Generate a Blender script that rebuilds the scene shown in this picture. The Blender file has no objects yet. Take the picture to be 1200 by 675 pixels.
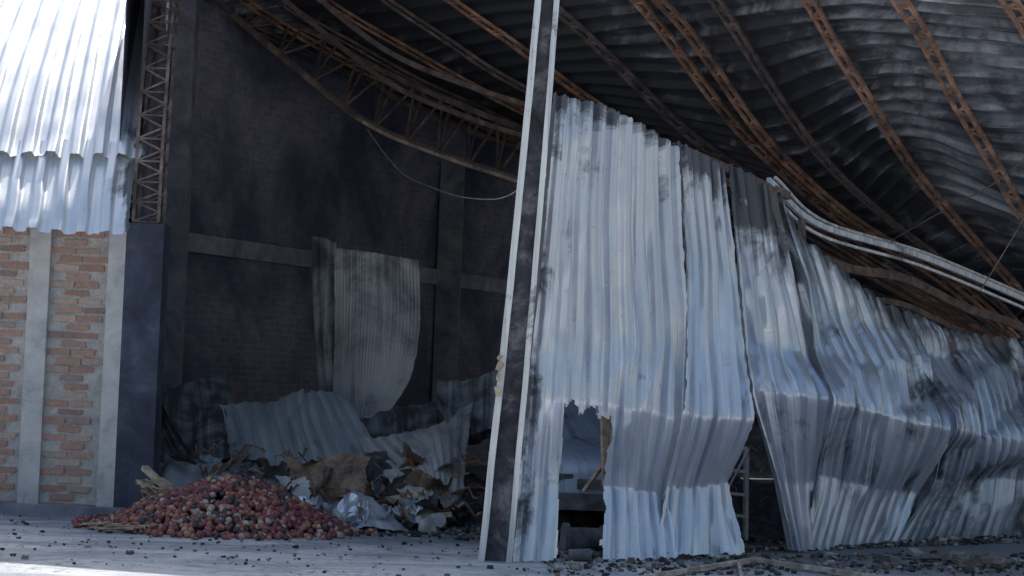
import bpy, bmesh, math, random
from mathutils import Vector, noise, Matrix
random.seed(7)
S=bpy.context.scene
S.view_settings.view_transform='Standard'
S.view_settings.look='None'
S.view_settings.exposure=0
V=Vector
# ------------------------------------------------------------ helpers
def link(o,parent=None):
    S.collection.objects.link(o)
    if parent: o.parent=parent
    return o
def empty(name):
    e=bpy.data.objects.new(name,None); S.collection.objects.link(e); return e
def nz(x,y,z=0.0): return noise.noise(V((x,y,z)))
class MB:
    def __init__(s): s.v=[];s.f=[];s.uv=[];s.c=[];s.m=[]
    def face(s,pts,uvs=None,col=(1,1,1),m=0):
        b=len(s.v); s.v+= [tuple(p) for p in pts]; s.f.append(list(range(b,b+len(pts))))
        s.uv.append(uvs or [(p[0]+p[1]*.31,p[2]+p[1]*.2) for p in pts]); s.c.append(col); s.m.append(m)
    def box(s,c,sz,rot=None,col=(1,1,1),jit=0,m=0):
        R=rot or Matrix.Identity(3)
        P=[]
        for z in(-1,1):
            for y in(-1,1):
                for x in(-1,1):
                    q=V((x*sz[0]/2,y*sz[1]/2,z*sz[2]/2))
                    if jit: q+=V([random.uniform(-jit,jit) for _ in range(3)])
                    P.append(V(c)+R@q)
        for f in((0,2,3,1),(4,5,7,6),(0,1,5,4),(2,6,7,3),(0,4,6,2),(1,3,7,5)):
            a=[P[i] for i in f]; w=(a[1]-a[0]).length;h=(a[2]-a[1]).length
            s.face(a,[(0,0),(w,0),(w,h),(0,h)],col,m)
    def bar(s,a,b,w,h=None,col=(1,1,1),up=V((0,0,1)),m=0):
        a=V(a);b=V(b);d=b-a;L=d.length
        if L<1e-5:return
        d.normalize(); x=d.cross(up)
        if x.length<1e-3:x=V((1,0,0))
        x.normalize(); y=x.cross(d)
        R=Matrix((x,d,y)).transposed()
        s.box((a+b)/2,(w,L,h or w),R,col,0,m)
    def sweep(s,pts,w,h=None,col=(1,1,1),m=0):
        for i in range(len(pts)-1): s.bar(pts[i],pts[i+1]+(pts[i+1]-pts[i])*.02,w,h,col,m=m)
    def build(s,name,mat,parent=None,smooth=False,weld=False,bevel=0):
        me=bpy.data.meshes.new(name); me.from_pydata(s.v,[],s.f)
        me.uv_layers.new(name='UVMap'); me.color_attributes.new('Col','FLOAT_COLOR','CORNER')
        U=[];C=[]
        for k,f in enumerate(s.f):
            for j in range(len(f)):
                U+=[float(s.uv[k][j][0]),float(s.uv[k][j][1])]; C+=[*map(float,s.c[k][:3]),1.0]
        me.uv_layers['UVMap'].data.foreach_set('uv',U)
        me.color_attributes['Col'].data.foreach_set('color',C)
        for mm in (mat if isinstance(mat,list) else [mat]): me.materials.append(mm)
        me.polygons.foreach_set('material_index',s.m)
        me.polygons.foreach_set('use_smooth',[smooth]*len(s.f))
        if weld:
            bm=bmesh.new();bm.from_mesh(me);bmesh.ops.remove_doubles(bm,verts=bm.verts,dist=.0004)
            bmesh.ops.recalc_face_normals(bm,faces=bm.faces);bm.to_mesh(me);bm.free()
        o=bpy.data.objects.new(name,me); link(o,parent)
        if bevel:
            b=o.modifiers.new('b','BEVEL');b.width=bevel;b.segments=1
        return o
def cr(p0,p1,p2,p3,t):
    return 0.5*((2*p1)+(p2-p0)*t+(2*p0-5*p1+4*p2-p3)*t*t+(3*p1-p0-3*p2+p3)*t*t*t)
def spl(P,u,lin=0):
    n=len(P)-1; u=max(0,min(n-1e-6,u)); i=int(u); t=u-i
    p1=P[i];p2=P[i+1]
    p0=P[i-1] if i>0 else p1*2-p2
    p3=P[i+2] if i+2<=n else p2*2-p1
    q=cr(p0,p1,p2,p3,t)
    return q.lerp(p1.lerp(p2,t),lin) if lin else q
def surf(G,s,t,lin=0):
    return spl([spl(r,s*(len(r)-1)) for r in G],t*(len(G)-1),lin)
def trap(x,lo=.62,wd=.2):
    x=x%1.0
    a=abs(x-.5)*2
    return max(0,min(1,(lo-a)/wd))
def sheet(name,G,mat,ribs,amp=.025,nr=70,per=12,keep=None,warp=.02,seed=0,edge=.0,parent=None,along='t',wob=.0,fold=None,crushk=.35,lin=0,lo=.62,wd=.2,soot=None,crease=0.,buck=.03):
    G=[[V(p) for p in r] for r in G]
    nc=ribs*per
    P=[];RB=[]
    w=sum((surf(G,(i+1)/20,.5)-surf(G,i/20,.5)).length for i in range(20))
    h=sum((surf(G,.5,(i+1)/20)-surf(G,.5,i/20)).length for i in range(20))
    for j in range(nr+1):
        row=[]
        for i in range(nc+1):
            s=i/nc;t=j/nr
            tt=t+(buck*nz(s*ribs*.4,seed,2.2)*math.sin(math.pi*t) if crease else 0)
            p=surf(G,s,tt,lin); e=.004
            ds=surf(G,min(1,s+e),tt,lin)-surf(G,max(0,s-e),tt,lin); dt=surf(G,s,min(1,tt+.02),lin)-surf(G,s,max(0,tt-.02),lin)
            n=ds.cross(dt)
            if n.length<1e-9:n=V((0,-1,0))
            n.normalize()
            ph=(s*ribs)
            if wob: ph+=wob*nz(s*3+seed,t*1.6,seed*.7)
            k=trap(ph,lo,wd)
            crush=1-crushk+2*crushk*(.5+nz(s*4+seed*2,t*2.5,9))
            off=amp*crush*(k-.5)
            off+=warp*(nz(s*w*1.3+seed,t*h*.7,seed)*1.6+.25*nz(s*w*4+seed,t*h*1.6,seed+5))
            if crease: off+=crease*(abs(nz(s*w*1.5+seed,t*h*.9+s*1.5,seed+3))*2-.5)+crease*.25*abs(nz(s*w*4+seed,t*h*2.2,seed+8))
            if fold: off+=fold(s,t)
            p=p+n*off
            if edge and j in(0,nr):
                p=p+dt.normalized()*edge*(nz(i*.23+seed,j,4)+.5*nz(i*.9,seed,2))*2
            if edge and i in(0,nc):
                p=p+ds.normalized()*edge*(nz(j*.33+seed,i,4)+.5*nz(j*.9,seed,2))*1.5
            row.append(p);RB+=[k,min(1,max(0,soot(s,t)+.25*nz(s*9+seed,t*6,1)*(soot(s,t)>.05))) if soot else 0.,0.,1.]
        P.append(row)
    me=bpy.data.meshes.new(name)
    vs=[p for r in P for p in r]; fs=[];uvs=[]
    for j in range(nr):
        for i in range(nc):
            s=(i+.5)/nc;t=(j+.5)/nr
            if keep and not keep(s,t):continue
            a=j*(nc+1)+i
            fs.append((a,a+1,a+nc+2,a+nc+1))
            for (ii,jj) in((i,j),(i+1,j),(i+1,j+1),(i,j+1)): uvs+=[ii/nc*w+seed*3.1,jj/nr*h+seed*1.7]
    me.from_pydata(vs,[],fs); me.uv_layers.new(name='UVMap');me.color_attributes.new('Rib','FLOAT_COLOR','POINT')
    me.uv_layers['UVMap'].data.foreach_set('uv',uvs)
    me.color_attributes['Rib'].data.foreach_set('color',RB)
    me.materials.append(mat)
    me.polygons.foreach_set('use_smooth',[True]*len(fs))
    bm=bmesh.new();bm.from_mesh(me)
    bmesh.ops.delete(bm,geom=[v for v in bm.verts if not v.link_faces],context='VERTS')
    bm.to_mesh(me);bm.free()
    o=bpy.data.objects.new(name,me);link(o,parent)
    return o
# ------------------------------------------------------------ materials
def mat(name):
    m=bpy.data.materials.new(name);m.use_nodes=True
    nt=m.node_tree;b=nt.nodes['Principled BSDF'];return m,nt,b
def N(nt,t,**k):
    n=nt.nodes.new(t)
    for a,v in k.items():
        if a in n.inputs: n.inputs[a].default_value=v
        else: setattr(n,a,v)
    return n
def ramp(nt,src,stops):
    r=nt.nodes.new('ShaderNodeValToRGB');e=r.color_ramp.elements
    while len(e)<len(stops):e.new(.5)
    for i,(p,c) in enumerate(stops):
        e[i].position=p; e[i].color=(c,c,c,1) if isinstance(c,(int,float)) else (*c,1)
    nt.links.new(src,r.inputs[0]);return r.outputs[0]
def mth(nt,op,a,b=None,c=None):
    n=nt.nodes.new('ShaderNodeMath');n.operation=op
    for i,v in enumerate((a,b,c)):
        if v is None:continue
        if isinstance(v,(int,float)): n.inputs[i].default_value=v
        else: nt.links.new(v,n.inputs[i])
    return n.outputs[0]
def mix(nt,f,a,b,mode='MIX'):
    m=nt.nodes.new('ShaderNodeMix');m.data_type='RGBA';m.blend_type=mode
    def put(sock,v):
        if isinstance(v,bpy.types.NodeSocket): nt.links.new(v,sock)
        elif isinstance(v,(int,float)): sock.default_value=v
        else: sock.default_value=(*v,1)
    put(m.inputs[0],f) ; put(m.inputs[6],a); put(m.inputs[7],b); return m.outputs[2]
def coords(nt,kind,scale=(1,1,1)):
    tc=nt.nodes.new('ShaderNodeTexCoord');mp=nt.nodes.new('ShaderNodeMapping');mp.inputs['Scale'].default_value=scale
    nt.links.new(tc.outputs[kind],mp.inputs[0]);return mp.outputs[0]
def noi(nt,vec,scale,detail=4,rough=.6,dist=0):
    n=N(nt,'ShaderNodeTexNoise',Scale=scale,Detail=detail,Roughness=rough,Distortion=dist);nt.links.new(vec,n.inputs['Vector']);return n.outputs[0]
def bump(nt,b,h,strength=.3,dist=.02):
    n=N(nt,'ShaderNodeBump',Strength=strength,Distance=dist);nt.links.new(h,n.inputs['Height']);nt.links.new(n.outputs[0],b.inputs['Normal'])
def galv(name,light,dark,soot,sootlo,soothi,metal=.55,rough=.42,rust=0.0,ribdark=.6,ssc=1.1):
    m,nt,b=mat(name)
    uv=coords(nt,'UV');st=coords(nt,'UV',(9,.35,1));ob=coords(nt,'Object')
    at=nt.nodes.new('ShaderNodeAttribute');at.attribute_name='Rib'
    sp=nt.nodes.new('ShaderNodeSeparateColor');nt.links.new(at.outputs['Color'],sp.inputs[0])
    stn=noi(nt,st,1.5,4,.65)
    a=ramp(nt,stn,[(.34,dark),(.56,light)])
    bl=ramp(nt,noi(nt,ob,2.2,4,.65,.6),[(.35,0.),(.6,1.)])
    c=mix(nt,bl,mix(nt,.35,a,dark),a)
    # troughs between ribs painted darker: shade put into the colour, with settled soot
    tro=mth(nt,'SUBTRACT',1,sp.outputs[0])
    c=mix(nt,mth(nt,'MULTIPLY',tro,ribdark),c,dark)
    ns=noi(nt,ob,ssc,6,.7,.8)
    # soot: cloudy, but running along the ribs
    nk=mth(nt,'ADD',mth(nt,'MULTIPLY',ns,.72),mth(nt,'MULTIPLY',stn,.28))
    s=ramp(nt,mth(nt,'SUBTRACT',nk,mth(nt,'MULTIPLY',sp.outputs[1],.36)),[(sootlo,1.),(soothi,0.)])
    c=mix(nt,s,c,soot)
    fl=ramp(nt,noi(nt,uv,34,3,.75),[(.62,0.),(.72,.7)])
    c=mix(nt,mth(nt,'MULTIPLY',fl,bl),c,soot)
    if rust:
        r=ramp(nt,noi(nt,ob,3.3,5,.7,.5),[(1-rust*.5-.05,0.),(1-rust*.5+.1,.9)])
        c=mix(nt,r,c,(.20,.10,.06))
    nt.links.new(c,b.inputs['Base Color'])
    nt.links.new(mth(nt,'MULTIPLY_ADD',s,-metal*.9,metal),b.inputs['Metallic'])
    b.inputs['Roughness'].default_value=rough
    bump(nt,b,ns,.10,.03)
    return m
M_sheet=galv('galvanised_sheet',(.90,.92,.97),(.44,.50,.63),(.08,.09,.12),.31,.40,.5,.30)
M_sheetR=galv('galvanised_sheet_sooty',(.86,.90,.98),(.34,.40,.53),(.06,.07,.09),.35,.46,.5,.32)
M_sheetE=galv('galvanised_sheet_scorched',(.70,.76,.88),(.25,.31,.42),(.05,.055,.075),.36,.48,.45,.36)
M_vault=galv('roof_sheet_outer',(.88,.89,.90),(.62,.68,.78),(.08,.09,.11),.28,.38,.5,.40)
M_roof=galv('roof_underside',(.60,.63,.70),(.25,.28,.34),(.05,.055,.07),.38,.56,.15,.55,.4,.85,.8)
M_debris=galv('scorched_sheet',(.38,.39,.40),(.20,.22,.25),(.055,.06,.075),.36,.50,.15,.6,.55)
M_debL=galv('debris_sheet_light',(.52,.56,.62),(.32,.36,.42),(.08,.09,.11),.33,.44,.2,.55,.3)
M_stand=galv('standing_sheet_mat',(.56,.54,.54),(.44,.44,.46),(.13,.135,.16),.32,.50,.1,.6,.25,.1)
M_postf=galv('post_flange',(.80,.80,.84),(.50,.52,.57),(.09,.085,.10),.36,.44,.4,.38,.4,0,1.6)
def rusty(name,c1,c2,c3,sc=5):
    m,nt,b=mat(name);ob=coords(nt,'Object')
    c=ramp(nt,noi(nt,ob,sc,5,.7,.4),[(.33,c3),(.5,c1),(.66,c2)])
    nt.links.new(c,b.inputs['Base Color']);b.inputs['Roughness'].default_value=.8
    bump(nt,b,noi(nt,ob,30,2),.4,.01);return m
M_rust=rusty('rusty_steel',(.26,.145,.10),(.48,.31,.23),(.08,.06,.06),3)
M_rustD=rusty('rusty_dark',(.15,.115,.11),(.30,.23,.20),(.06,.06,.07))
M_rustL=rusty('rusty_pale',(.40,.33,.28),(.62,.58,.55),(.16,.12,.10))
M_burnt=rusty('burnt_steel',(.12,.09,.09),(.22,.17,.16),(.04,.04,.05))
M_char=rusty('char',(.07,.075,.09),(.18,.175,.18),(.03,.032,.04),6)
M_conc=rusty('concrete_light',(.52,.52,.54),(.62,.62,.63),(.34,.36,.40),3)
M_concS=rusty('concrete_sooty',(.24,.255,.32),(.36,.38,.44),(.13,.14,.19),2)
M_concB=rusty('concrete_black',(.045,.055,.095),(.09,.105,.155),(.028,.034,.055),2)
M_gut=galv('eave_beam_metal',(.62,.68,.77),(.36,.42,.50),(.08,.09,.1),.36,.48,.3,.5,0,0)
M_wood=rusty('weathered_wood',(.48,.38,.28),(.66,.56,.44),(.16,.12,.09),8)
M_rubber=rusty('burnt_drum',(.12,.125,.15),(.20,.20,.23),(.06,.06,.07),5)
M_car=galv('burnt_car_paint',(.34,.41,.54),(.20,.25,.35),(.06,.065,.085),.34,.46,.3,.42,.2,0)
M_card=rusty('scorched_cardboard',(.24,.16,.12),(.38,.28,.21),(.07,.06,.06),7)
def colmat(name,rough=.85,nsc=25,var=.5,bs=.4):
    m,nt,b=mat(name);at=nt.nodes.new('ShaderNodeAttribute');at.attribute_name='Col';ob=coords(nt,'Object')
    n=ramp(nt,noi(nt,ob,nsc,3,.7),[(.3,1-var),(.7,1.)])
    c=mix(nt,1.,at.outputs['Color'],n,'MULTIPLY');nt.links.new(c,b.inputs['Base Color'])
    b.inputs['Roughness'].default_value=rough;bump(nt,b,noi(nt,ob,nsc*2,2),bs,.01);return m
M_brick=colmat('clay_brick',.85,22,.3)
M_onion=colmat('onion_skin',.45,40,.4,.2)
M_rub=colmat('rubble_mat',.9,20,.4)
m,nt,b=mat('mortar');ob=coords(nt,'Object')
nt.links.new(ramp(nt,noi(nt,ob,9,5,.7),[(.3,(.38,.37,.38)),(.65,(.60,.58,.58))]),b.inputs['Base Color']);b.inputs['Roughness'].default_value=.95
bump(nt,b,noi(nt,ob,26,4,.7),.8,.03);M_mortar=m
m,nt,b=mat('sooty_brick_wall');uv=coords(nt,'UV');ob=coords(nt,'Object')
dn=N(nt,'ShaderNodeTexNoise',Scale=3,Detail=2);nt.links.new(uv,dn.inputs['Vector'])
vm=nt.nodes.new('ShaderNodeVectorMath');vm.operation='MULTIPLY_ADD';vm.inputs[1].default_value=(.03,.03,0);nt.links.new(dn.outputs['Color'],vm.inputs[0]);nt.links.new(uv,vm.inputs[2])
br=nt.nodes.new('ShaderNodeTexBrick');nt.links.new(vm.outputs[0],br.inputs['Vector'])
for k,v in {'Scale':1.,'Mortar Size':.016,'Mortar Smooth':.4,'Bias':0.,'Brick Width':.28,'Row Height':.095}.items(): br.inputs[k].default_value=v
br.inputs['Color1'].default_value=(.33,.32,.40,1);br.inputs['Color2'].default_value=(.24,.25,.33,1);br.inputs['Mortar'].default_value=(.36,.38,.48,1)  # raised, bluish tones put the interior haze into the wall colour
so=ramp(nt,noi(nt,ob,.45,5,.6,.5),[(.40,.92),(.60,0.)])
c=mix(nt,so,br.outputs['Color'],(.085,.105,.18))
c=mix(nt,1.,c,ramp(nt,noi(nt,ob,5,4,.7),[(.3,.65),(.7,1.)]),'MULTIPLY')
nt.links.new(c,b.inputs['Base Color']);b.inputs['Roughness'].default_value=.95
bump(nt,b,mth(nt,'SUBTRACT',1,br.outputs['Fac']),.8,.03);M_bw=m
def groundmat(name,a,bb,c3,patch):
    m,nt,b=mat(name);ob=coords(nt,'Object')
    c=ramp(nt,noi(nt,ob,.7,5,.65,.5),[(.3,a),(.68,bb)])
    sp=ramp(nt,noi(nt,ob,9,5,.75),[(.50,0.),(.62,1.)])
    pm=ramp(nt,noi(nt,ob,.9,4,.6),[(.42,.15),(.56,patch)])
    c=mix(nt,mth(nt,'MULTIPLY',sp,pm),c,c3)
    stn=ramp(nt,noi(nt,coords(nt,'Object',(.45,1.3,1)),1.2,5,.7,1.0),[(.47,0.),(.60,.65)])
    c=mix(nt,stn,c,(.18,.20,.245))
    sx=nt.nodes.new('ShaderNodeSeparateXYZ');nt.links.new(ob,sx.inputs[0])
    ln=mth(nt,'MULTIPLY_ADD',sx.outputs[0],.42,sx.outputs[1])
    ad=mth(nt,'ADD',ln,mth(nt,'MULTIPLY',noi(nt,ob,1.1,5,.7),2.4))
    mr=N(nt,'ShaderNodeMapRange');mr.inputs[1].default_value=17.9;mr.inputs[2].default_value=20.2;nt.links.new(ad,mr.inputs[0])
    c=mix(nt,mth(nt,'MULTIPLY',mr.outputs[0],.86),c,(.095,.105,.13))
    nt.links.new(c,b.inputs['Base Color']);b.inputs['Roughness'].default_value=.8
    bump(nt,b,noi(nt,ob,12,5,.75),.5,.03);return m
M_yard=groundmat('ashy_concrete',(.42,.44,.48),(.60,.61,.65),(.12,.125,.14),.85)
m,nt,b=mat('dirt_ground');ob=coords(nt,'Object')
nt.links.new(ramp(nt,noi(nt,ob,.3,4,.7),[(.3,(.44,.42,.39)),(.7,(.58,.56,.52))]),b.inputs['Base Color']);b.inputs['Roughness'].default_value=.95;M_dirt=m
# ------------------------------------------------------------ ground
g=MB();g.face([(-1500,-1500,-.006),(1500,-1500,-.006),(1500,1500,-.006),(-1500,1500,-.006)]);g.build('ground',M_dirt)
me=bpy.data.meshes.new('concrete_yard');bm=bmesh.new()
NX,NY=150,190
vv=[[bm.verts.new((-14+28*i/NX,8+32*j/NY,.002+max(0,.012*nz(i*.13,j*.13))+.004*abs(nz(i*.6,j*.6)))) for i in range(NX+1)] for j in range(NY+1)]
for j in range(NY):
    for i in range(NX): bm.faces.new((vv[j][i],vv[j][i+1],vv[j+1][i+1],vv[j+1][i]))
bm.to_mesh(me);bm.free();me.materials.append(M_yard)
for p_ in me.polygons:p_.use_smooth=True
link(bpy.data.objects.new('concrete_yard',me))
# ------------------------------------------------------------ warehouse
WH=empty('burned_warehouse')
m=MB();m.box((-6.3,20.16,1.53),(4.3,.22,3.06));m.build('mortar_core',M_mortar,WH)
m=MB();z=.09;row=0
while z<3.03:
    x=-8.4+(row%2)*.135
    while x<-4.3:
        w=.25+random.uniform(-.015,.015)
        xc=x+w/2
        if not(-5.15-.1<xc<-4.93+.1) and xc+w/2<-4.3:
            t=random.random();k=random.uniform(.85,1.15)
            col=(.48*k,.30*k,.25*k) if t<.62 else ((.54*k,.41*k,.36*k) if t<.85 else (.38*k,.28*k,.26*k))
            R=Matrix.Rotation(random.uniform(-.02,.02),3,'Y')
            m.box((xc,20.055+random.uniform(-.008,.008),z),(w,.05,.062+random.uniform(-.006,.006)),R,col,.005)
        x+=w+.018
    z+=.0905;row+=1
m.build('front_bricks',M_brick,WH,bevel=.004)
m=MB();m.box((-5.04,20.02,1.52),(.22,.10,3.04));m.box((-4.21,20.0,1.54),(.18,.16,3.08));m.build('concrete_pillars',M_conc,WH,bevel=.01)
m=MB();m.box((-3.92,20.1,1.56),(.40,.36,3.12));m.build('burnt_corner_column',M_concB,WH,bevel=.012)
m=MB();m.box((-6.3,19.88,.05),(4.6,.3,.10),None,(1,1,1),.01);m.build('plinth',M_concS,WH,bevel=.02)
def wall(name,pts,mt,th=.2):
    m=MB();L=0
    for (a,b,za,zb) in pts:
        a=V((*a,0));b=V((*b,0));l=(b-a).length;d=(b-a)/l;n=V((-d.y,d.x,0))*th
        A,B=a,b
        m.face([A,B,B+V((0,0,zb)),A+V((0,0,za))],[(L,0),(L+l,0),(L+l,zb),(L,za)])
        A2,B2=a+n,b+n
        m.face([B2,A2,A2+V((0,0,za)),B2+V((0,0,zb))],[(L,0),(L+l,0),(L+l,zb),(L,za)])
        m.face([A+V((0,0,za)),B+V((0,0,zb)),B2+V((0,0,zb)),A2+V((0,0,za))])
        L+=l
    return m.build(name,mt,WH)
wall('side_brick_wall',[((-4.12,20.3),(-4.9,26.0),6.2,7.0)],M_bw,.2)
wall('back_brick_wall',[((-4.9,25.6),(-3.45,28.6),7.2,6.7),((-3.45,28.6),(-1.07,33.5),6.7,6.45),((-1.07,33.5),(.5,36.74),6.45,6.0)],M_bw,.2)
wall('rear_brick_wall',[((.5,36.7),(12,37.5),5.6,1.7)],M_bw,.2)
m=MB();m.box((-4.66,25.85,3.5),(.30,.3,7.0));m.box((-1.12,33.05,3.2),(.42,.35,6.4));m.build('back_columns',M_concS,WH,bevel=.015)
m=MB();d=V((3.83,7.9,0)).normalized();n=V((d.y,-d.x,0))
m.bar(V((-4.9,25.6,3.36))+n*.04+d*.3,V((-1.07,33.5,3.36))+n*.04,.10,.26)
m.bar(V((-1.07,33.5,3.36))+n*.04,V((.5,36.74,3.36))+n*.04,.10,.26);m.build('ring_beam',M_concS,WH)
# roof; each row starts with an unseen front overhang, added to shade the yard
R_=[
 [(-4.15,20.25,7.3),(-4.7,26,6.92),(-3.62,28.3,6.55),(-2.0,31.7,6.29),(.06,36,6.03),(4.07,36.5,4.14),(9.87,37,2.23)],
 [(-3.4,20.1,7.4),(-3.75,26,7.25),(-1.98,27,6.29),(.03,28,5.51),(3.2,28.5,4.27),(5.54,29,3.34),(7.94,29,2.31)],
 [(-1.3,19.45,7.3),(-1.43,23,6.88),(-.13,24,6.05),(1.28,25,5.31),(2.9,26,4.63),(4.9,27,3.7),(7.67,28,2.41)],
 [(1.0,18.5,6.6),(1.14,20,6.29),(1.81,21,5.77),(3.08,23,4.77),(4.52,25,4.06),(6.39,26.5,3.24),(7.39,27,2.51)],
 [(2.25,17.7,6.3),(2.41,18.5,6.16),(2.98,19,5.6),(3.86,20.5,4.9),(4.77,22,4.25),(6.71,25,3.23),(7.46,26,2.78)],
 [(3.25,16.9,5.95),(3.38,17.5,5.76),(3.74,18,5.39),(4.62,19.5,4.75),(5.83,21.5,3.83),(7.2,24,3.14),(8.02,25.5,2.55)],
 [(4.2,16.5,5.9),(4.36,17,5.68),(4.91,17.5,5.18),(5.65,18.5,4.56),(6.7,20,3.64),(8.19,22.5,2.89),(8.97,24,2.44)]]
RG=[[V(p) for p in r] for r in R_]
def roofp(s,t): return surf(RG,s,t/6.)
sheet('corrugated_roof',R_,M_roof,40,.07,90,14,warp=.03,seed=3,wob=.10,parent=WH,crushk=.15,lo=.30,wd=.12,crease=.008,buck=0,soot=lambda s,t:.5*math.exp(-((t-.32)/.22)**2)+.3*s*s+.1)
m=MB();mr_=MB()
for t,kind in [(.25,0),(.6,1),(.95,0),(1.3,1),(1.65,0),(2.0,1),(2.45,0),(2.86,1),(3.0,1),(3.3,0),(4.0,1),(5.0,1),(5.9,1)]:
    K=60;A=[];B=[]
    for i in range(K+1):
        s=.02+.96*i/K
        p=roofp(s,t)+V((0,0,-.13)); q=roofp(s,t+.02)+V((0,0,-.13));dd=(q-p);dd.z=0;dd.normalize()
        wv=V((0,0,.05*nz(s*7,t*3)))+dd*.07*nz(s*6,t*5+3)
        A.append(p-dd*.055+wv);B.append(p+dd*.055+wv+V((0,0,.03)))
    tgt=mr_ if kind==1 else m
    tgt.sweep(A,.035);tgt.sweep(B,.04)
    for i in range(0,K,2): tgt.bar(A[i],B[i+1],.018); tgt.bar(B[i],A[i],.03)
mr_.build('rusted_purlins',M_rust,WH)
m.build('burnt_purlins',M_burnt,WH)
ar=[V(p) for p in[(-4.52,27,6.96),(-3.31,27,6.02),(-2.18,27,5.21),(-1.06,27,4.78),(0,27,4.47),(1.19,27,4.05)]]
up=[V(p) for p in[(-4.4,27.3,7.1),(-3.0,27.3,6.55),(-1.9,27.3,6.0),(-.9,27.3,5.6),(0.1,27.3,5.25),(1.3,27.3,4.8)]]
m=MB();K=36
A=[spl(ar,i/K*5) for i in range(K+1)];B=[spl(up,i/K*5) for i in range(K+1)]
m.sweep(B,.05,.08)
for i in range(0,K-2,3):
    m.bar(A[i],B[i+2],.035);m.bar(B[i+2],A[i+3],.035);m.bar(A[i],B[i],.03)
for zz,yy in((.0,-.9),(.25,-2.2),(.1,1.4)):
    m.sweep([a+V((.4,yy,.45+zz)) for a in A],.05,.07)
m.sweep([a+V((0,.0,.05)) for a in A],.12,.05)
m.build('arch_truss_web',M_burnt,WH)
m=MB();m.sweep(A[:15],.13,.06);m.build('arch_truss_flange_sooty',M_rustD,WH)
m=MB();m.sweep(A[14:],.13,.05);m.build('arch_truss_lower_flange',M_rustL,WH)
def vault(name,prof,x0,x1,ribs,seed,sootf):
    G=[]
    for k,(y,z) in enumerate(prof[::-1]):
        xr=x1-.15*(y-20)
        G.append([(x0+(xr-x0)*i/4,y,z) for i in range(5)])
    return sheet(name,G,M_vault,ribs,.05,60,14,warp=.02,seed=seed,edge=.012,parent=WH,wob=.15,soot=sootf,crease=.02)
def sv(s,t): return 1.0*math.exp(-(1-s)*55)
vault('vault_sheet_upper',[(20.12,3.85),(20.9,4.6),(21.8,5.4),(22.8,6.15),(24.2,7.0),(26,7.7),(28.5,8.1)],-8.8,-3.98,19,11,sv)
vault('vault_sheet_eave',[(19.45,2.97),(19.75,3.36),(20.35,4.0)],-8.8,-4.08,19,12,sv)
m=MB()
prof=[V((0,y,z)) for y,z in[(19.98,3.14),(20.05,3.8),(20.4,4.6),(21.1,5.5),(22.1,6.4),(23.5,7.3)]]
K=30;L=[spl(prof,i/K*5) for i in range(K+1)]
L=[p+V((-.15*(p.y-20),0,0)) for p in L]
for dx in(-4.07,-3.80): m.sweep([p+V((dx,0,0)) for p in L],.035,.04); m.sweep([p+V((dx,.3,0)) for p in L],.035,.04)
for i in range(K):
    a=L[i]+V((-4.07,0,0));b=L[i+1]+V((-3.80,0,0))
    if i%2: a,b=L[i+1]+V((-4.07,0,0)),L[i]+V((-3.80,0,0))
    m.bar(a,b,.018);m.bar(a+V((0,.3,0)),b+V((0,.3,0)),.016)
    if i%2==0: m.bar(L[i]+V((-4.07,0,0)),L[i]+V((-4.07,.3,0)),.02);m.bar(L[i]+V((-3.80,0,0)),L[i]+V((-3.80,.3,0)),.02);m.bar(L[i]+V((-4.07,0,0)),L[i]+V((-3.80,0,0)),.018)
m.build('lattice_rib',M_rustD,WH)
PO=empty('steel_door_post')
b0=V((-.06,16.6,0));t0=V((.245,16.7,5.7))
m=MB();K=40
def pc(i): 
    k=i/K; p=b0.lerp(t0,k); p.x+=.015*math.sin(k*3)+.006*nz(k*9,1); p.y+=.01*nz(k*7,3); return p,.15-.045*k
for i in range(K):
    p,w=pc(i);q,w2=pc(i+1)
    m.face([p+V((-w,0,0)),p+V((-w+.06,0,0)),q+V((-w2+.06,0,0)),q+V((-w2,0,0))],m=0)
    m.face([p+V((w-.05,0,0)),p+V((w,0,0)),q+V((w2,0,0)),q+V((w2-.05,0,0))],m=0)
    m.face([p+V((-w+.06,0,0)),p+V((-w+.06,.09,0)),q+V((-w2+.06,.09,0)),q+V((-w2+.06,0,0))],m=1)
    m.face([p+V((-w+.06,.09,0)),p+V((w-.05,.09,0)),q+V((w2-.05,.09,0)),q+V((-w2+.06,.09,0))],m=1)
    m.face([p+V((w-.05,.09,0)),p+V((w-.05,0,0)),q+V((w2-.05,0,0)),q+V((w2-.05,.09,0))],m=1)
    m.face([p+V((-w,.18,0)),p+V((-w,0,0)),q+V((-w2,0,0)),q+V((-w2,.18,0))],m=0)
    m.face([p+V((w,0,0)),p+V((w,.18,0)),q+V((w2,.18,0)),q+V((w2,0,0))],m=0)
    m.face([p+V((w,.18,0)),p+V((-w,.18,0)),q+V((-w2,.18,0)),q+V((w2,.18,0))],m=0)
m.build('channel',[M_postf,rusty('post_web',(.08,.08,.10),(.28,.275,.30),(.03,.03,.04),3.5)],PO)
m=MB()
for z_,s_ in((1.50,.05),(1.62,.035),(1.72,.05),(1.80,.03)):
    m.box((-.12+z_*.02,16.56,z_),(s_*1.6,.06,s_),Matrix.Rotation(z_*3,3,'Y'),(1,1,1),.008)
m.build('latch',M_wood,PO)
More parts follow.
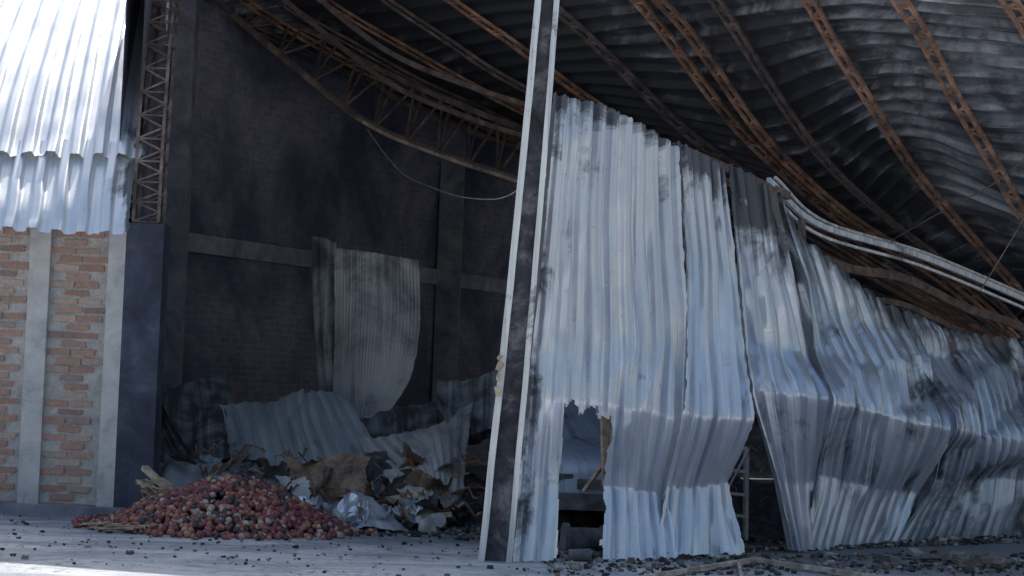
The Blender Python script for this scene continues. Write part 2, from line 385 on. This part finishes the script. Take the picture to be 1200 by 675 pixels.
# ------------------------------------------------------------ hanging sheets
A_=[ [(.27,16.75,4.20),(.87,17.1,4.10),(1.485,17.6,3.85)],
 [(.215,16.75,3.17),(.87,17.1,3.11),(1.565,17.6,2.91)],
 [(.15,16.75,2.10),(.934,17.08,2.03),(1.65,17.55,2.03)],
 [(.13,16.71,1.46),(.93,16.99,1.41),(1.63,17.40,1.31)],
 [(.095,16.78,.73),(.92,17.22,.66),(1.50,17.65,.58)],
 [(.05,16.65,.0),(.93,17.0,.02),(1.60,17.3,.03)]]
def keepA(s,t):
    a=.235+.035*nz(t*9,1)+.04*(t-.62);bb=.48+.04*nz(t*7,5)+.02*nz(t*30,2)
    top=.61+.05*nz(s*14,3)+.015*nz(s*50,2)
    if t>top and a<s<bb: return False
    return True
def sA(s,t): return .95*math.exp(-s*16)*(1 if t<.6 else .6)+.5*math.exp(-t*16)+.5*math.exp(-abs(s-.36)*20)*math.exp(-abs(t-.64)*14)
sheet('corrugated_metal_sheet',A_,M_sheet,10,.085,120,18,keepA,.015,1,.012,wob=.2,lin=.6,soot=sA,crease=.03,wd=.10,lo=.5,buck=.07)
B_=[[(1.475,17.7,3.92),(1.74,17.9,3.83),(2.0,18.1,3.72)],
 [(1.60,17.7,2.91),(1.86,17.9,2.82),(2.155,18.1,2.63)],
 [(1.61,17.5,2.03),(1.92,17.75,1.96),(2.225,17.98,1.88)],
 [(1.595,17.36,1.37),(1.94,17.52,1.335),(2.28,17.76,1.33)],
 [(1.47,17.55,.66),(1.80,17.78,.66),(2.115,18.05,.72)],
 [(1.38,17.25,.08),(1.785,17.6,.04),(2.29,17.9,.05)]]
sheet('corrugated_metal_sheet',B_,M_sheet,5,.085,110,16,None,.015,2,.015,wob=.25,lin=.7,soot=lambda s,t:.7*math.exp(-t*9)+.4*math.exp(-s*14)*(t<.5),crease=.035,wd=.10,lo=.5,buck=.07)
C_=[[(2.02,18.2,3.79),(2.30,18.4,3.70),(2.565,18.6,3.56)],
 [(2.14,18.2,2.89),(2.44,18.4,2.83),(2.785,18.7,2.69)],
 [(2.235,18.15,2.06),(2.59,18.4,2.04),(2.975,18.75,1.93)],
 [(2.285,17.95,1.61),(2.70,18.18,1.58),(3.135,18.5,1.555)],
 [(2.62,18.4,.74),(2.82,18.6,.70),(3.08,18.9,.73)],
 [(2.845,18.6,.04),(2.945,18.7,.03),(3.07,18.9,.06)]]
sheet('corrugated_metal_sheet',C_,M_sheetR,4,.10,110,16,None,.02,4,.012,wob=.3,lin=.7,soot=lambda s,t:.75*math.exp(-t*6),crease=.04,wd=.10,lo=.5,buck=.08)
D_=[[(2.57,18.8,3.61),(2.92,19.3,3.21),(3.63,20,2.79),(4.32,20.6,2.49)],
 [(2.86,18.8,2.70),(3.16,19.3,2.56),(3.83,20,2.30),(4.47,20.6,2.10)],
 [(3.0,18.7,2.02),(3.39,19.2,1.95),(4.015,19.9,1.85),(4.605,20.5,1.73)],
 [(3.11,18.42,1.51),(3.545,18.92,1.455),(4.125,19.6,1.36),(4.72,20.25,1.28)],
 [(3.105,18.85,.78),(3.45,19.35,.73),(3.97,19.95,.62),(4.465,20.55,.56)],
 [(2.90,18.8,.02),(3.30,19.3,.01),(3.77,19.9,.01),(4.23,20.4,.01)]]
def foldD(s,t):
    u=(t*2.6+s*.8)%1.0
    return .08*(abs(u-.5)*2-.5)*max(0,math.sin(math.pi*t))
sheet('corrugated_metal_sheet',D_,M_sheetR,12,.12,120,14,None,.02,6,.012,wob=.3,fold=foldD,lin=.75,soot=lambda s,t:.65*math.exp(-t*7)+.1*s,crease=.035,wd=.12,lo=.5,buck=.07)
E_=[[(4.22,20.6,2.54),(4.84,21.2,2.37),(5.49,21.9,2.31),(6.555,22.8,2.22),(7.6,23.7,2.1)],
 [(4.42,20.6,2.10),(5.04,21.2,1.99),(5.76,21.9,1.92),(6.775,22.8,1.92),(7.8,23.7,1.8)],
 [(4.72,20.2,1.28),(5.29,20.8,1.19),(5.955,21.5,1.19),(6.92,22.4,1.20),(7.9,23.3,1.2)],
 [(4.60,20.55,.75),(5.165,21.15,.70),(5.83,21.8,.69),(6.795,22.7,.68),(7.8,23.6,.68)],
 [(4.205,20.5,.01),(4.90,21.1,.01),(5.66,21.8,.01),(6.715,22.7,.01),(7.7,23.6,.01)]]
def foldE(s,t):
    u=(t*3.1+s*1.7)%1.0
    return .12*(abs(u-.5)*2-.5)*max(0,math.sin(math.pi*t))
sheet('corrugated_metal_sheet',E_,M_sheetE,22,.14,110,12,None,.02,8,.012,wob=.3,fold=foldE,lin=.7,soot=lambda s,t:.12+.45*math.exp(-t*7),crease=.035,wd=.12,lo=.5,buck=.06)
m=MB()
gp=[V(p) for p in[(2.55,18.9,3.72),(3.245,20,3.39),(4.63,21.3,3.19),(6.22,22.8,2.83),(7.6,24.1,2.5)]]
G1=[spl(gp,i/30*4) for i in range(31)]
m.sweep(G1,.045,.06);m.sweep([g_+V((.02,.1,-.10)) for g_ in G1],.03,.03);m.sweep([g_+V((.1,.25,.06)) for g_ in G1],.025,.03)
m.build('eave_beam',M_gut,WH)
m=MB()
G2=[g_+V((.15,1.2,-.25+.1*nz(g_.x,2))) for g_ in G1]
m.sweep(G2,.06,.1);m.sweep([g_+V((.1,.4,-.3)) for g_ in G2],.05,.07)
m.bar((2.3,18.6,3.75),(2.9,19.0,2.2),.05);m.bar((1.95,18.4,3.8),(2.2,18.6,2.0),.05);m.bar((3.0,19.6,3.4),(3.3,19.9,0),.06)
m.bar((1.5,17.9,3.9),(2.8,19.2,3.6),.06,.08)
m.build('girts',M_burnt,WH)
# ------------------------------------------------------------ debris
def quad(name,tl,tr,bl,br,mt,ribs,seed,warp=.10,amp=.02,sag=.0,curl=0,edge=.02,nr=30,per=10,parent=None,jit=.18,cz=.25,soot=None):
    tl,tr,bl,br=map(V,(tl,tr,bl,br));G=[]
    for j in range(4):
        t=j/3;r=[]
        for i in range(4):
            s=i/3;p=(tl.lerp(tr,s)).lerp(bl.lerp(br,s),t)
            p=p+V((jit*.6*nz(i*.8+seed+.5,j*.8+.3,1),jit*nz(i*.8+seed+.5,j*.8+.3,2),jit*nz(i*.8+seed+.5,j*.8+.3,3)-sag*math.sin(math.pi*s)*math.sin(math.pi*t)+curl*(abs(t-.5)*2)**2))
            r.append(p)
        G.append(r)
    return sheet(name,G,mt,ribs,amp,nr,per,None,warp*.9,seed,edge,wob=.15,crease=warp*cz,parent=parent,lin=.3,buck=.02,soot=soot)
ST=[[(-2.34,24.5,3.24),(-1.80,24.4,3.19),(-1.24,24.6,3.12)],
 [(-2.30,24.5,2.46),(-1.76,24.3,2.42),(-1.18,24.4,2.28)],
 [(-2.28,24.5,1.68),(-1.76,24.1,1.65),(-1.25,24.1,1.61)],
 [(-2.23,24,1.19),(-1.78,23.8,1.16),(-1.50,23.9,1.11)],
 [(-2.2,23.5,.6),(-1.8,23.3,.6),(-1.6,23.4,.6)]]
sheet('bent_metal_panel',ST,M_stand,26,.005,60,6,None,.025,21,.01,wob=.1,soot=lambda s,t:.4*math.exp(-(1-t)*4)+.3*math.exp(-t*12))
ST2=[[(-2.68,24.8,3.41),(-2.50,24.75,3.38),(-2.34,24.8,3.33)],[(-2.63,24.8,2.58),(-2.45,24.75,2.58),(-2.28,24.8,2.58)],[(-2.50,24.7,1.57),(-2.35,24.65,1.57),(-2.2,24.7,1.57)],[(-2.35,24.6,.8),(-2.2,24.6,.8),(-2.1,24.6,.8)]]
sheet('bent_metal_panel',ST2,M_debris,3,.010,40,6,None,.03,22,.01,soot=lambda s,t:.2)
CS='crumpled_metal_sheet'
sd_=lambda s,t:.20+.3*(1-t)*abs(nz(s*2,t*2,7))*2
quad(CS,(-4.2,22.3,1.25),(-3.46,23.5,1.62),(-4.0,21.2,.35),(-3.15,22.0,.60),M_debris,5,31,.08,.01,soot=sd_)
quad(CS,(-3.42,22.7,1.20),(-2.53,23.2,1.32),(-3.0,21.0,.5),(-2.05,21.3,.5),M_debL,7,32,.07,.018)
quad(CS,(-2.75,23,1.18),(-2.08,23.5,1.40),(-2.3,21.2,.5),(-1.4,21.4,.62),M_debL,6,33,.08,.018)
quad(CS,(-1.75,21.8,.76),(-.45,23,1.25),(-.98,20.3,.30),(-.44,20.7,.22),M_stand,9,34,.07,.014,-.18)
quad(CS,(-3.95,21.2,.55),(-3.2,21.2,.58),(-3.78,20.0,.16),(-3.1,20.1,.30),M_debL,4,35,.05,.012)
quad(CS,(-2.2,20.0,.22),(-1.60,20.3,.36),(-1.9,19.1,.05),(-.98,19.2,.06),M_sheet,3,36,.06,.012)
quad(CS,(-2.1,23.8,1.05),(-.1,24.5,1.60),(-1.8,22.6,.70),(-.1,23.0,.90),M_debris,9,37,.08,soot=sd_)
quad(CS,(-4.1,21.2,1.20),(-3.95,21.0,1.25),(-3.55,20.6,.3),(-3.2,20.4,.3),M_char,3,38,.04,.01,0,.3)
quad(CS,(-3.0,21.0,.62),(-2.4,21.0,.60),(-3.1,20.2,.35),(-2.3,20.3,.25),M_debris,4,39,.06,soot=sd_)
quad(CS,(-1.6,21.2,.7),(-1.1,21.2,.55),(-1.55,20.5,.1),(-1.0,20.5,.12),M_char,3,42,.06)
quad(CS,(-.9,23.2,1.5),(-.05,23.6,1.75),(-.8,22.4,.9),(-.05,22.7,1.0),M_debris,4,43,.07)
quad(CS,(-2.45,20.85,.62),(-1.55,20.9,.66),(-2.3,20.45,.22),(-1.5,20.5,.26),M_card,2,44,.10,.01)
quad(CS,(-2.5,20.3,.42),(-2.15,20.4,.50),(-2.3,20.1,.18),(-2.05,20.1,.30),M_conc,1,46,.05,.006)
quad(CS,(-1.3,20.6,.42),(-.75,20.7,.50),(-1.25,20.2,.10),(-.7,20.25,.16),M_burnt,2,47,.08,.01)
DS=empty('scattered_debris')
rr=random.Random(3)
for i in range(56):
    if i<40: x=rr.uniform(-3.2,-.4);y=rr.uniform(20.0,21.3);z=.10+.32*(y-20.0)+rr.uniform(0,.08)
    else: x=rr.uniform(.4,3.0);y=rr.uniform(20.0,21.5);z=.45+.5*(y-20)+rr.uniform(0,.25)
    l=rr.uniform(.08,.28);ww=rr.uniform(.06,.2);a=rr.uniform(0,6.28);u=V((math.cos(a)*l,math.sin(a)*l,rr.uniform(-.25,.3)*l));v_=V((-math.sin(a)*ww,math.cos(a)*ww,rr.uniform(-.2,.1)))
    c=V((x,y,z))
    quad('scrap_%d'%i,c-u+v_,c+u+v_,c-u-v_,c+u-v_,rr.choice([M_debris,M_char,M_char,M_card,M_card,M_rust,M_rustD,M_burnt]),rr.choice([1,2]),50+i*1.37,.08,.01,nr=8,per=6,parent=DS,cz=.8)
for i in range(18):
    x=rr.uniform(-2.1,-.7);y=rr.uniform(19.3,20.3);c=V((x,y,.07+.25*(y-19.3)+rr.uniform(0,.05)));l=rr.uniform(.05,.18);a=rr.uniform(0,6.28)
    u=V((math.cos(a)*l,math.sin(a)*l,rr.uniform(-.2,.3)*l));v_=V((-math.sin(a)*l*.5,math.cos(a)*l*.5,-.05))
    quad('paper_%d'%i,c-u+v_,c+u+v_,c-u-v_,c+u-v_,rr.choice([M_conc,M_debL,M_card,M_sheet]),1,150+i*1.9,.06,.004,nr=8,per=8,parent=DS,cz=.8)
def mound(name,cx,cy,rx,ry,h,mt,seed,rough=.3,n=90,parent=None):
    me=bpy.data.meshes.new(name);bm=bmesh.new();vv=[]
    for j in range(n+1):
        r=[]
        for i in range(n+1):
            x=-1+2*i/n;y=-1+2*j/n;d=math.sqrt(x*x+y*y)
            e=max(0,1-d**2.2)
            X=cx+x*rx;Y=cy+y*ry
            z=h*e*(.75+.5*nz(X*1.3,Y*1.3,seed))+rough*e**.5*(abs(nz(X*4,Y*4,seed))*.6+abs(nz(X*11,Y*11,seed))*.3)-.03
            r.append(bm.verts.new((X,Y,z)))
        vv.append(r)
    for j in range(n):
        for i in range(n):bm.faces.new((vv[j][i],vv[j][i+1],vv[j+1][i+1],vv[j+1][i]))
    bm.to_mesh(me);bm.free();me.materials.append(mt)
    return link(bpy.data.objects.new(name,me),parent)
mound('charred_debris_heap',-2.0,23.2,2.7,2.6,.60,M_char,1,.25)
mound('charred_debris_heap',1.6,21.6,2.2,1.7,1.0,M_char,5,.4)
mound('charred_debris_heap',5.2,24.5,2.5,1.6,.8,M_char,6,.4)
m=MB()
for i in range(170):
    if i<80: c=V((random.uniform(-3.6,-.1),random.uniform(19.9,21.6),0));c.z=.12+.3*(c.y-19.9)+random.uniform(0,.12)
    else: c=V((random.uniform(.3,3.2),random.uniform(19.6,21.5),0));c.z=.3+.5*(c.y-19.4)/1.6+random.uniform(0,.45)
    a=random.uniform(0,6.28);l=random.uniform(.15,.5);dd=V((math.cos(a)*l,math.sin(a)*l,random.uniform(-.2,.25)*l*2))
    pts=[c+dd*k/4+V((0,0,.05*math.sin(k*2+i))) for k in range(5)]
    m.sweep(pts,random.choice((.012,.015,.02,.04)),.012)
m.build('twisted_steel_scrap',M_rust)
m=MB()
for a,b_ in[((-1.2,19.9,.10),(-.55,20.0,.16)),((-1.55,20.6,.2),(-.9,20.2,.35)),((-3.75,19.6,.55),(-3.35,19.2,.30))]: m.bar(a,b_,.07,.05)
for i in range(22):
    a=V((-3.62+random.uniform(-.12,.12),19.15+random.uniform(-.1,.1),.33+random.uniform(0,.16)))
    dd=V((random.uniform(.05,.25),random.uniform(-.15,.05),random.uniform(-.22,.05))).normalized()*random.uniform(.15,.34);m.bar(a,a+dd,.035,.008)
for i in range(22):
    a=V((-3.9+random.uniform(-.15,.5),18.0+random.uniform(-.1,.3),.03+random.uniform(0,.05)));m.bar(a,a+V((random.uniform(.1,.35),random.uniform(-.1,.1),.02)),.03,.008)
m.build('broken_crate_slats',M_wood)
m=MB();m.bar((1.0,18.25,.62),(.96,18.35,1.42),.11,.05);m.bar((.78,18.4,.55),(1.0,18.3,.9),.08,.03);m.build('wooden_post',M_wood)
def cyl(m,c,ax,r,L,n=20,col=(1,1,1),mi=0):
    ax=V(ax).normalized();x=ax.orthogonal().normalized();y=ax.cross(x);c=V(c)
    P=[(x*math.cos(6.28318*i/n)+y*math.sin(6.28318*i/n))*r for i in range(n)]
    for i in range(n):
        j=(i+1)%n
        m.face([c-ax*L/2+P[i],c-ax*L/2+P[j],c+ax*L/2+P[j],c+ax*L/2+P[i]],m=mi,col=col)
    m.face([c+ax*L/2+q for q in P],m=mi,col=col);m.face([c-ax*L/2+q for q in P][::-1],m=mi,col=col)
m=MB();cyl(m,(-.70,19.6,.11),(.5,-1,.25),.075,.2);cyl(m,(-.70,19.6,.11),(.5,-1,.25),.08,.03);m.build('paint_can',M_conc)
m=MB();cyl(m,(.70,16.95,.06),(1,.1,.05),.055,.2);cyl(m,(.70,16.95,.06),(1,.1,.05),.06,.02);m.build('tin_can',M_rubber)
# ------------------------------------------------------------ burned car
CAR=empty('burned_car')
secs=[
 (18.72,.62,.34,.60,.66),(18.80,.72,.26,.72,.80),(19.0,.78,.24,.80,.90),(19.5,.80,.24,.86,.97),(19.95,.81,.24,.90,1.02),(20.05,.81,.24,.92,1.04),(20.6,.80,.24,.94,1.38),(21.2,.80,.24,.95,1.44),(22.0,.79,.26,.95,1.40),(22.6,.74,.3,.9,1.1),(22.75,.66,.4,.7,.8)]
m=MB();cx=1.12
def prof(s):
    y,w,a,b_,c=s;tw=w*.86 if c<1.1 else w*.68
    return [V((cx+x,y,z)) for x,z in[(-w*.9,a),(-w,a+.1),(-w*1.02,(a+b_)/2),(-w,b_-.04),(-w*.95,b_),(-tw,c-.03),(-tw*.6,c),(0,c+.015),(tw*.6,c),(tw,c-.03),(w*.95,b_),(w,b_-.04),(w*1.02,(a+b_)/2),(w,a+.1),(w*.9,a)]]
for k in range(len(secs)-1):
    A=prof(secs[k]);B=prof(secs[k+1])
    for i in range(len(A)-1): m.face([A[i],A[i+1],B[i+1],B[i]])
m.face(prof(secs[0])[::-1]);m.face(prof(secs[-1]))
m.build('body',M_car,CAR,smooth=True,weld=True)
m=MB()
m.box((cx,18.68,.42),(1.42,.10,.16),None,(1,1,1),.01);m.box((cx,18.70,.60),(.8,.04,.10));m.build('bumper',M_rubber,CAR,bevel=.02)
m=MB()
for sx in(-.55,.55): m.box((cx+sx,18.75,.64),(.22,.05,.11))
m.build('headlight_sockets',M_char,CAR)
m=MB()
for sx in(-.74,.74):
    for y in(19.35,21.9):
        cyl(m,(cx+sx,y,.28),(1,0,0),.28,.18,28);cyl(m,(cx+sx,y,.28),(1,0,0),.16,.2,20)
m.build('wheels',M_rubber,CAR,bevel=.01)
m=MB();cyl(m,(.78,17.95,.12),(1,.15,0),.11,.34,24);cyl(m,(.60,17.93,.12),(1,.15,0),.15,.05,24);cyl(m,(.95,17.98,.12),(1,.15,0),.13,.04,24);m.build('brake_drum',M_rubber,bevel=.006)
m=MB()
m.bar((2.29,19.6,.05),(2.31,19.6,1.02),.035);m.bar((2.52,19.5,.05),(2.50,19.5,1.0),.035)
m.bar((2.29,19.9,.05),(2.31,19.9,1.02),.03);m.bar((2.54,19.85,.05),(2.52,19.85,1.0),.03)
for z_ in(.3,.52,.76,1.0): m.bar((2.3,19.6,z_),(2.51,19.5,z_-.01),.03);m.bar((2.3,19.6,z_),(2.3,19.9,z_),.025)
m.bar((2.3,19.58,.52),(2.51,19.48,.98),.02);m.build('metal_rack',M_conc)
m=MB();m.bar((1.1,15.35,.03),(2.3,17.25,.05),.05,.04);m.bar((2.3,17.28,.05),(3.5,15.9,.03),.05,.04);m.bar((2.12,16.9,.045),(1.95,15.2,.03),.03,.03);m.bar((1.1,15.35,.03),(2.3,14.0,.03),.05,.04);m.bar((2.3,14.0,.03),(3.5,15.9,.03),.05,.04)
m.build('rusty_window_frame',M_rustL)
def cable(name,pts,r,mt):
    c=bpy.data.curves.new(name,'CURVE');c.dimensions='3D';c.bevel_depth=r;sp=c.splines.new('NURBS');sp.points.add(len(pts)-1)
    for i,p in enumerate(pts): sp.points[i].co=(*p,1)
    sp.use_endpoint_u=True;sp.order_u=3;c.materials.append(mt);link(bpy.data.objects.new(name,c))
cable('hanging_cable',[(-2.16,26.8,5.12),(-1.7,26,4.45),(-1.19,25,4.15),(-.6,22.5,3.75),(.05,20,3.54),(.2,17,3.6)],.007,M_conc)
cable('hanging_wire',[(4.75,19,2.7),(5.2,19.2,3.4),(5.9,19.6,4.6),(6.3,20,5.2)],.006,M_burnt)
cable('hanging_wire',[(4.2,21.2,3.3),(4.6,20.4,3.6),(5.3,19.6,4.0),(5.9,19.0,4.9)],.006,M_burnt)
# ------------------------------------------------------------ onions
m=MB()
def onion(c,r,col):
    nu,nv=8,5;T=Matrix.Rotation(random.uniform(0,3.1),3,V((random.random()+.01,random.random(),random.random())).normalized())
    sx,sz=random.uniform(.9,1.1),random.uniform(.75,.95)
    P=[]
    for j in range(nv+1):
        th=math.pi*j/nv
        P.append([V(c)+T@V((r*sx*math.sin(th)*math.cos(6.2832*i/nu),r*math.sin(th)*math.sin(6.2832*i/nu),r*sz*math.cos(th)*(1.25 if j==0 else 1))) for i in range(nu)])
    for j in range(nv):
        for i in range(nu):
            k=(i+1)%nu;f=[P[j][i],P[j][k],P[j+1][k],P[j+1][i]]
            if j==0:f=[P[0][0],P[1][k],P[1][i]]
            if j==nv-1:f=[P[j][i],P[j][k],P[nv][0]]
            m.face(f,None,col)
cxo,cyo=-2.78,19.0
def oh(x,y):
    d=math.sqrt(((x-cxo)/1.25)**2+((y-cyo)/1.05)**2)
    return .52*max(0,1-d)**.85+.10*max(0,1-d)*nz(x*3,y*3)
for i in range(3400):
    a=random.uniform(0,6.2832);d=random.uniform(0,1)**.6*1.03
    if i>3200:d=random.uniform(1,1.25)
    x=cxo+math.cos(a)*1.25*d;y=cyo+math.sin(a)*1.05*d
    r=random.uniform(.024,.040);z=oh(x,y)+r*random.uniform(.2,1.)
    if d>1:z=r*.9
    t=random.random()+.35*nz(x*2,y*2,4);k=random.uniform(.65,1.2)
    col=(.34*k,.10*k,.11*k) if t<.42 else (.50*k,.24*k,.15*k) if t<.62 else (.22*k,.07*k,.09*k) if t<.74 else (.06*k,.058*k,.07*k) if t<.93 else (.58*k,.46*k,.40*k)
    onion((x,y,z),r,col)
o=m.build('onion_pile',M_onion,smooth=True,weld=True)
mound('onion_pile_core',cxo,cyo,1.2,1.0,.36,M_char,9,.05,40,o)
# ------------------------------------------------------------ rubble
m=MB()
for i in range(3600):
    t=random.random()
    if t<.35: x=random.uniform(.3,7); y=17.0+x*.75+abs(random.gauss(0,.5))-.3
    elif t<.55: x,y=random.uniform(-4,0),random.uniform(18.6,21)
    elif t<.8: x=random.uniform(.4,6); y=16.6+(x-1.0)*.45+random.uniform(-.9,1.0)
    else: x,y=random.uniform(-5.5,6),random.uniform(15,19.5)
    s=random.uniform(.006,.028)*(1.8 if random.random()<.08 else 1)
    if t>=.8:s*=.6
    c=random.choice([(.04,.04,.045),(.07,.07,.08),(.12,.12,.13),(.3,.29,.28),(.25,.18,.15),(.45,.44,.43),(.05,.045,.045)])
    m.box((x,y,s*.4+.01),(s*random.uniform(1,2.6),s*random.uniform(1,2),s),Matrix.Rotation(random.uniform(0,3),3,'Z')@Matrix.Rotation(random.uniform(-.4,.4),3,'X'),c,s*.25)
for i in range(16):
    x=4.3+random.gauss(0,.45);y=18.3+random.gauss(0,.4)
    k=random.uniform(.5,1.1);c=(.34*k,.30*k,.29*k)
    m.box((x,y,.04+random.uniform(0,.04)),(.22*random.uniform(.4,1),.10,.05),Matrix.Rotation(random.uniform(0,3),3,'Z')@Matrix.Rotation(random.uniform(-.3,.3),3,'X'),c,.012)
m.build('rubble',M_rub)
# ------------------------------------------------------------ light
az=math.radians(3);el=math.radians(55)
w=bpy.data.worlds.new('World');S.world=w;w.use_nodes=True;nt=w.node_tree
sky=nt.nodes.new('ShaderNodeTexSky');sky.sky_type='NISHITA';sky.sun_disc=False;sky.sun_elevation=el;sky.sun_rotation=az
sky.dust_density=5.0;sky.air_density=2.0;sky.ozone_density=4.0
nt.links.new(sky.outputs[0],nt.nodes['Background'].inputs[0]);nt.nodes['Background'].inputs[1].default_value=.15
sd=bpy.data.lights.new('sun','SUN');sd.energy=5;sd.angle=math.radians(.5);sd.color=(1,.96,.90)
so_=bpy.data.objects.new('sun',sd);link(so_)
dv=V((math.sin(az)*math.cos(el),math.cos(az)*math.cos(el),math.sin(el)))
so_.rotation_euler=dv.to_track_quat('Z','Y').to_euler();so_.location=(0,0,30)
# ------------------------------------------------------------ camera
cd=bpy.data.cameras.new('camera');cd.lens=66;cd.sensor_width=36;cd.clip_end=4000
co=bpy.data.objects.new('camera',cd);link(co)
co.matrix_world=Matrix.Translation((0,0,1.6))@Matrix.Rotation(math.radians(92.82),4,'X')@Matrix.Rotation(math.radians(2.2),4,'Z')
S.camera=co
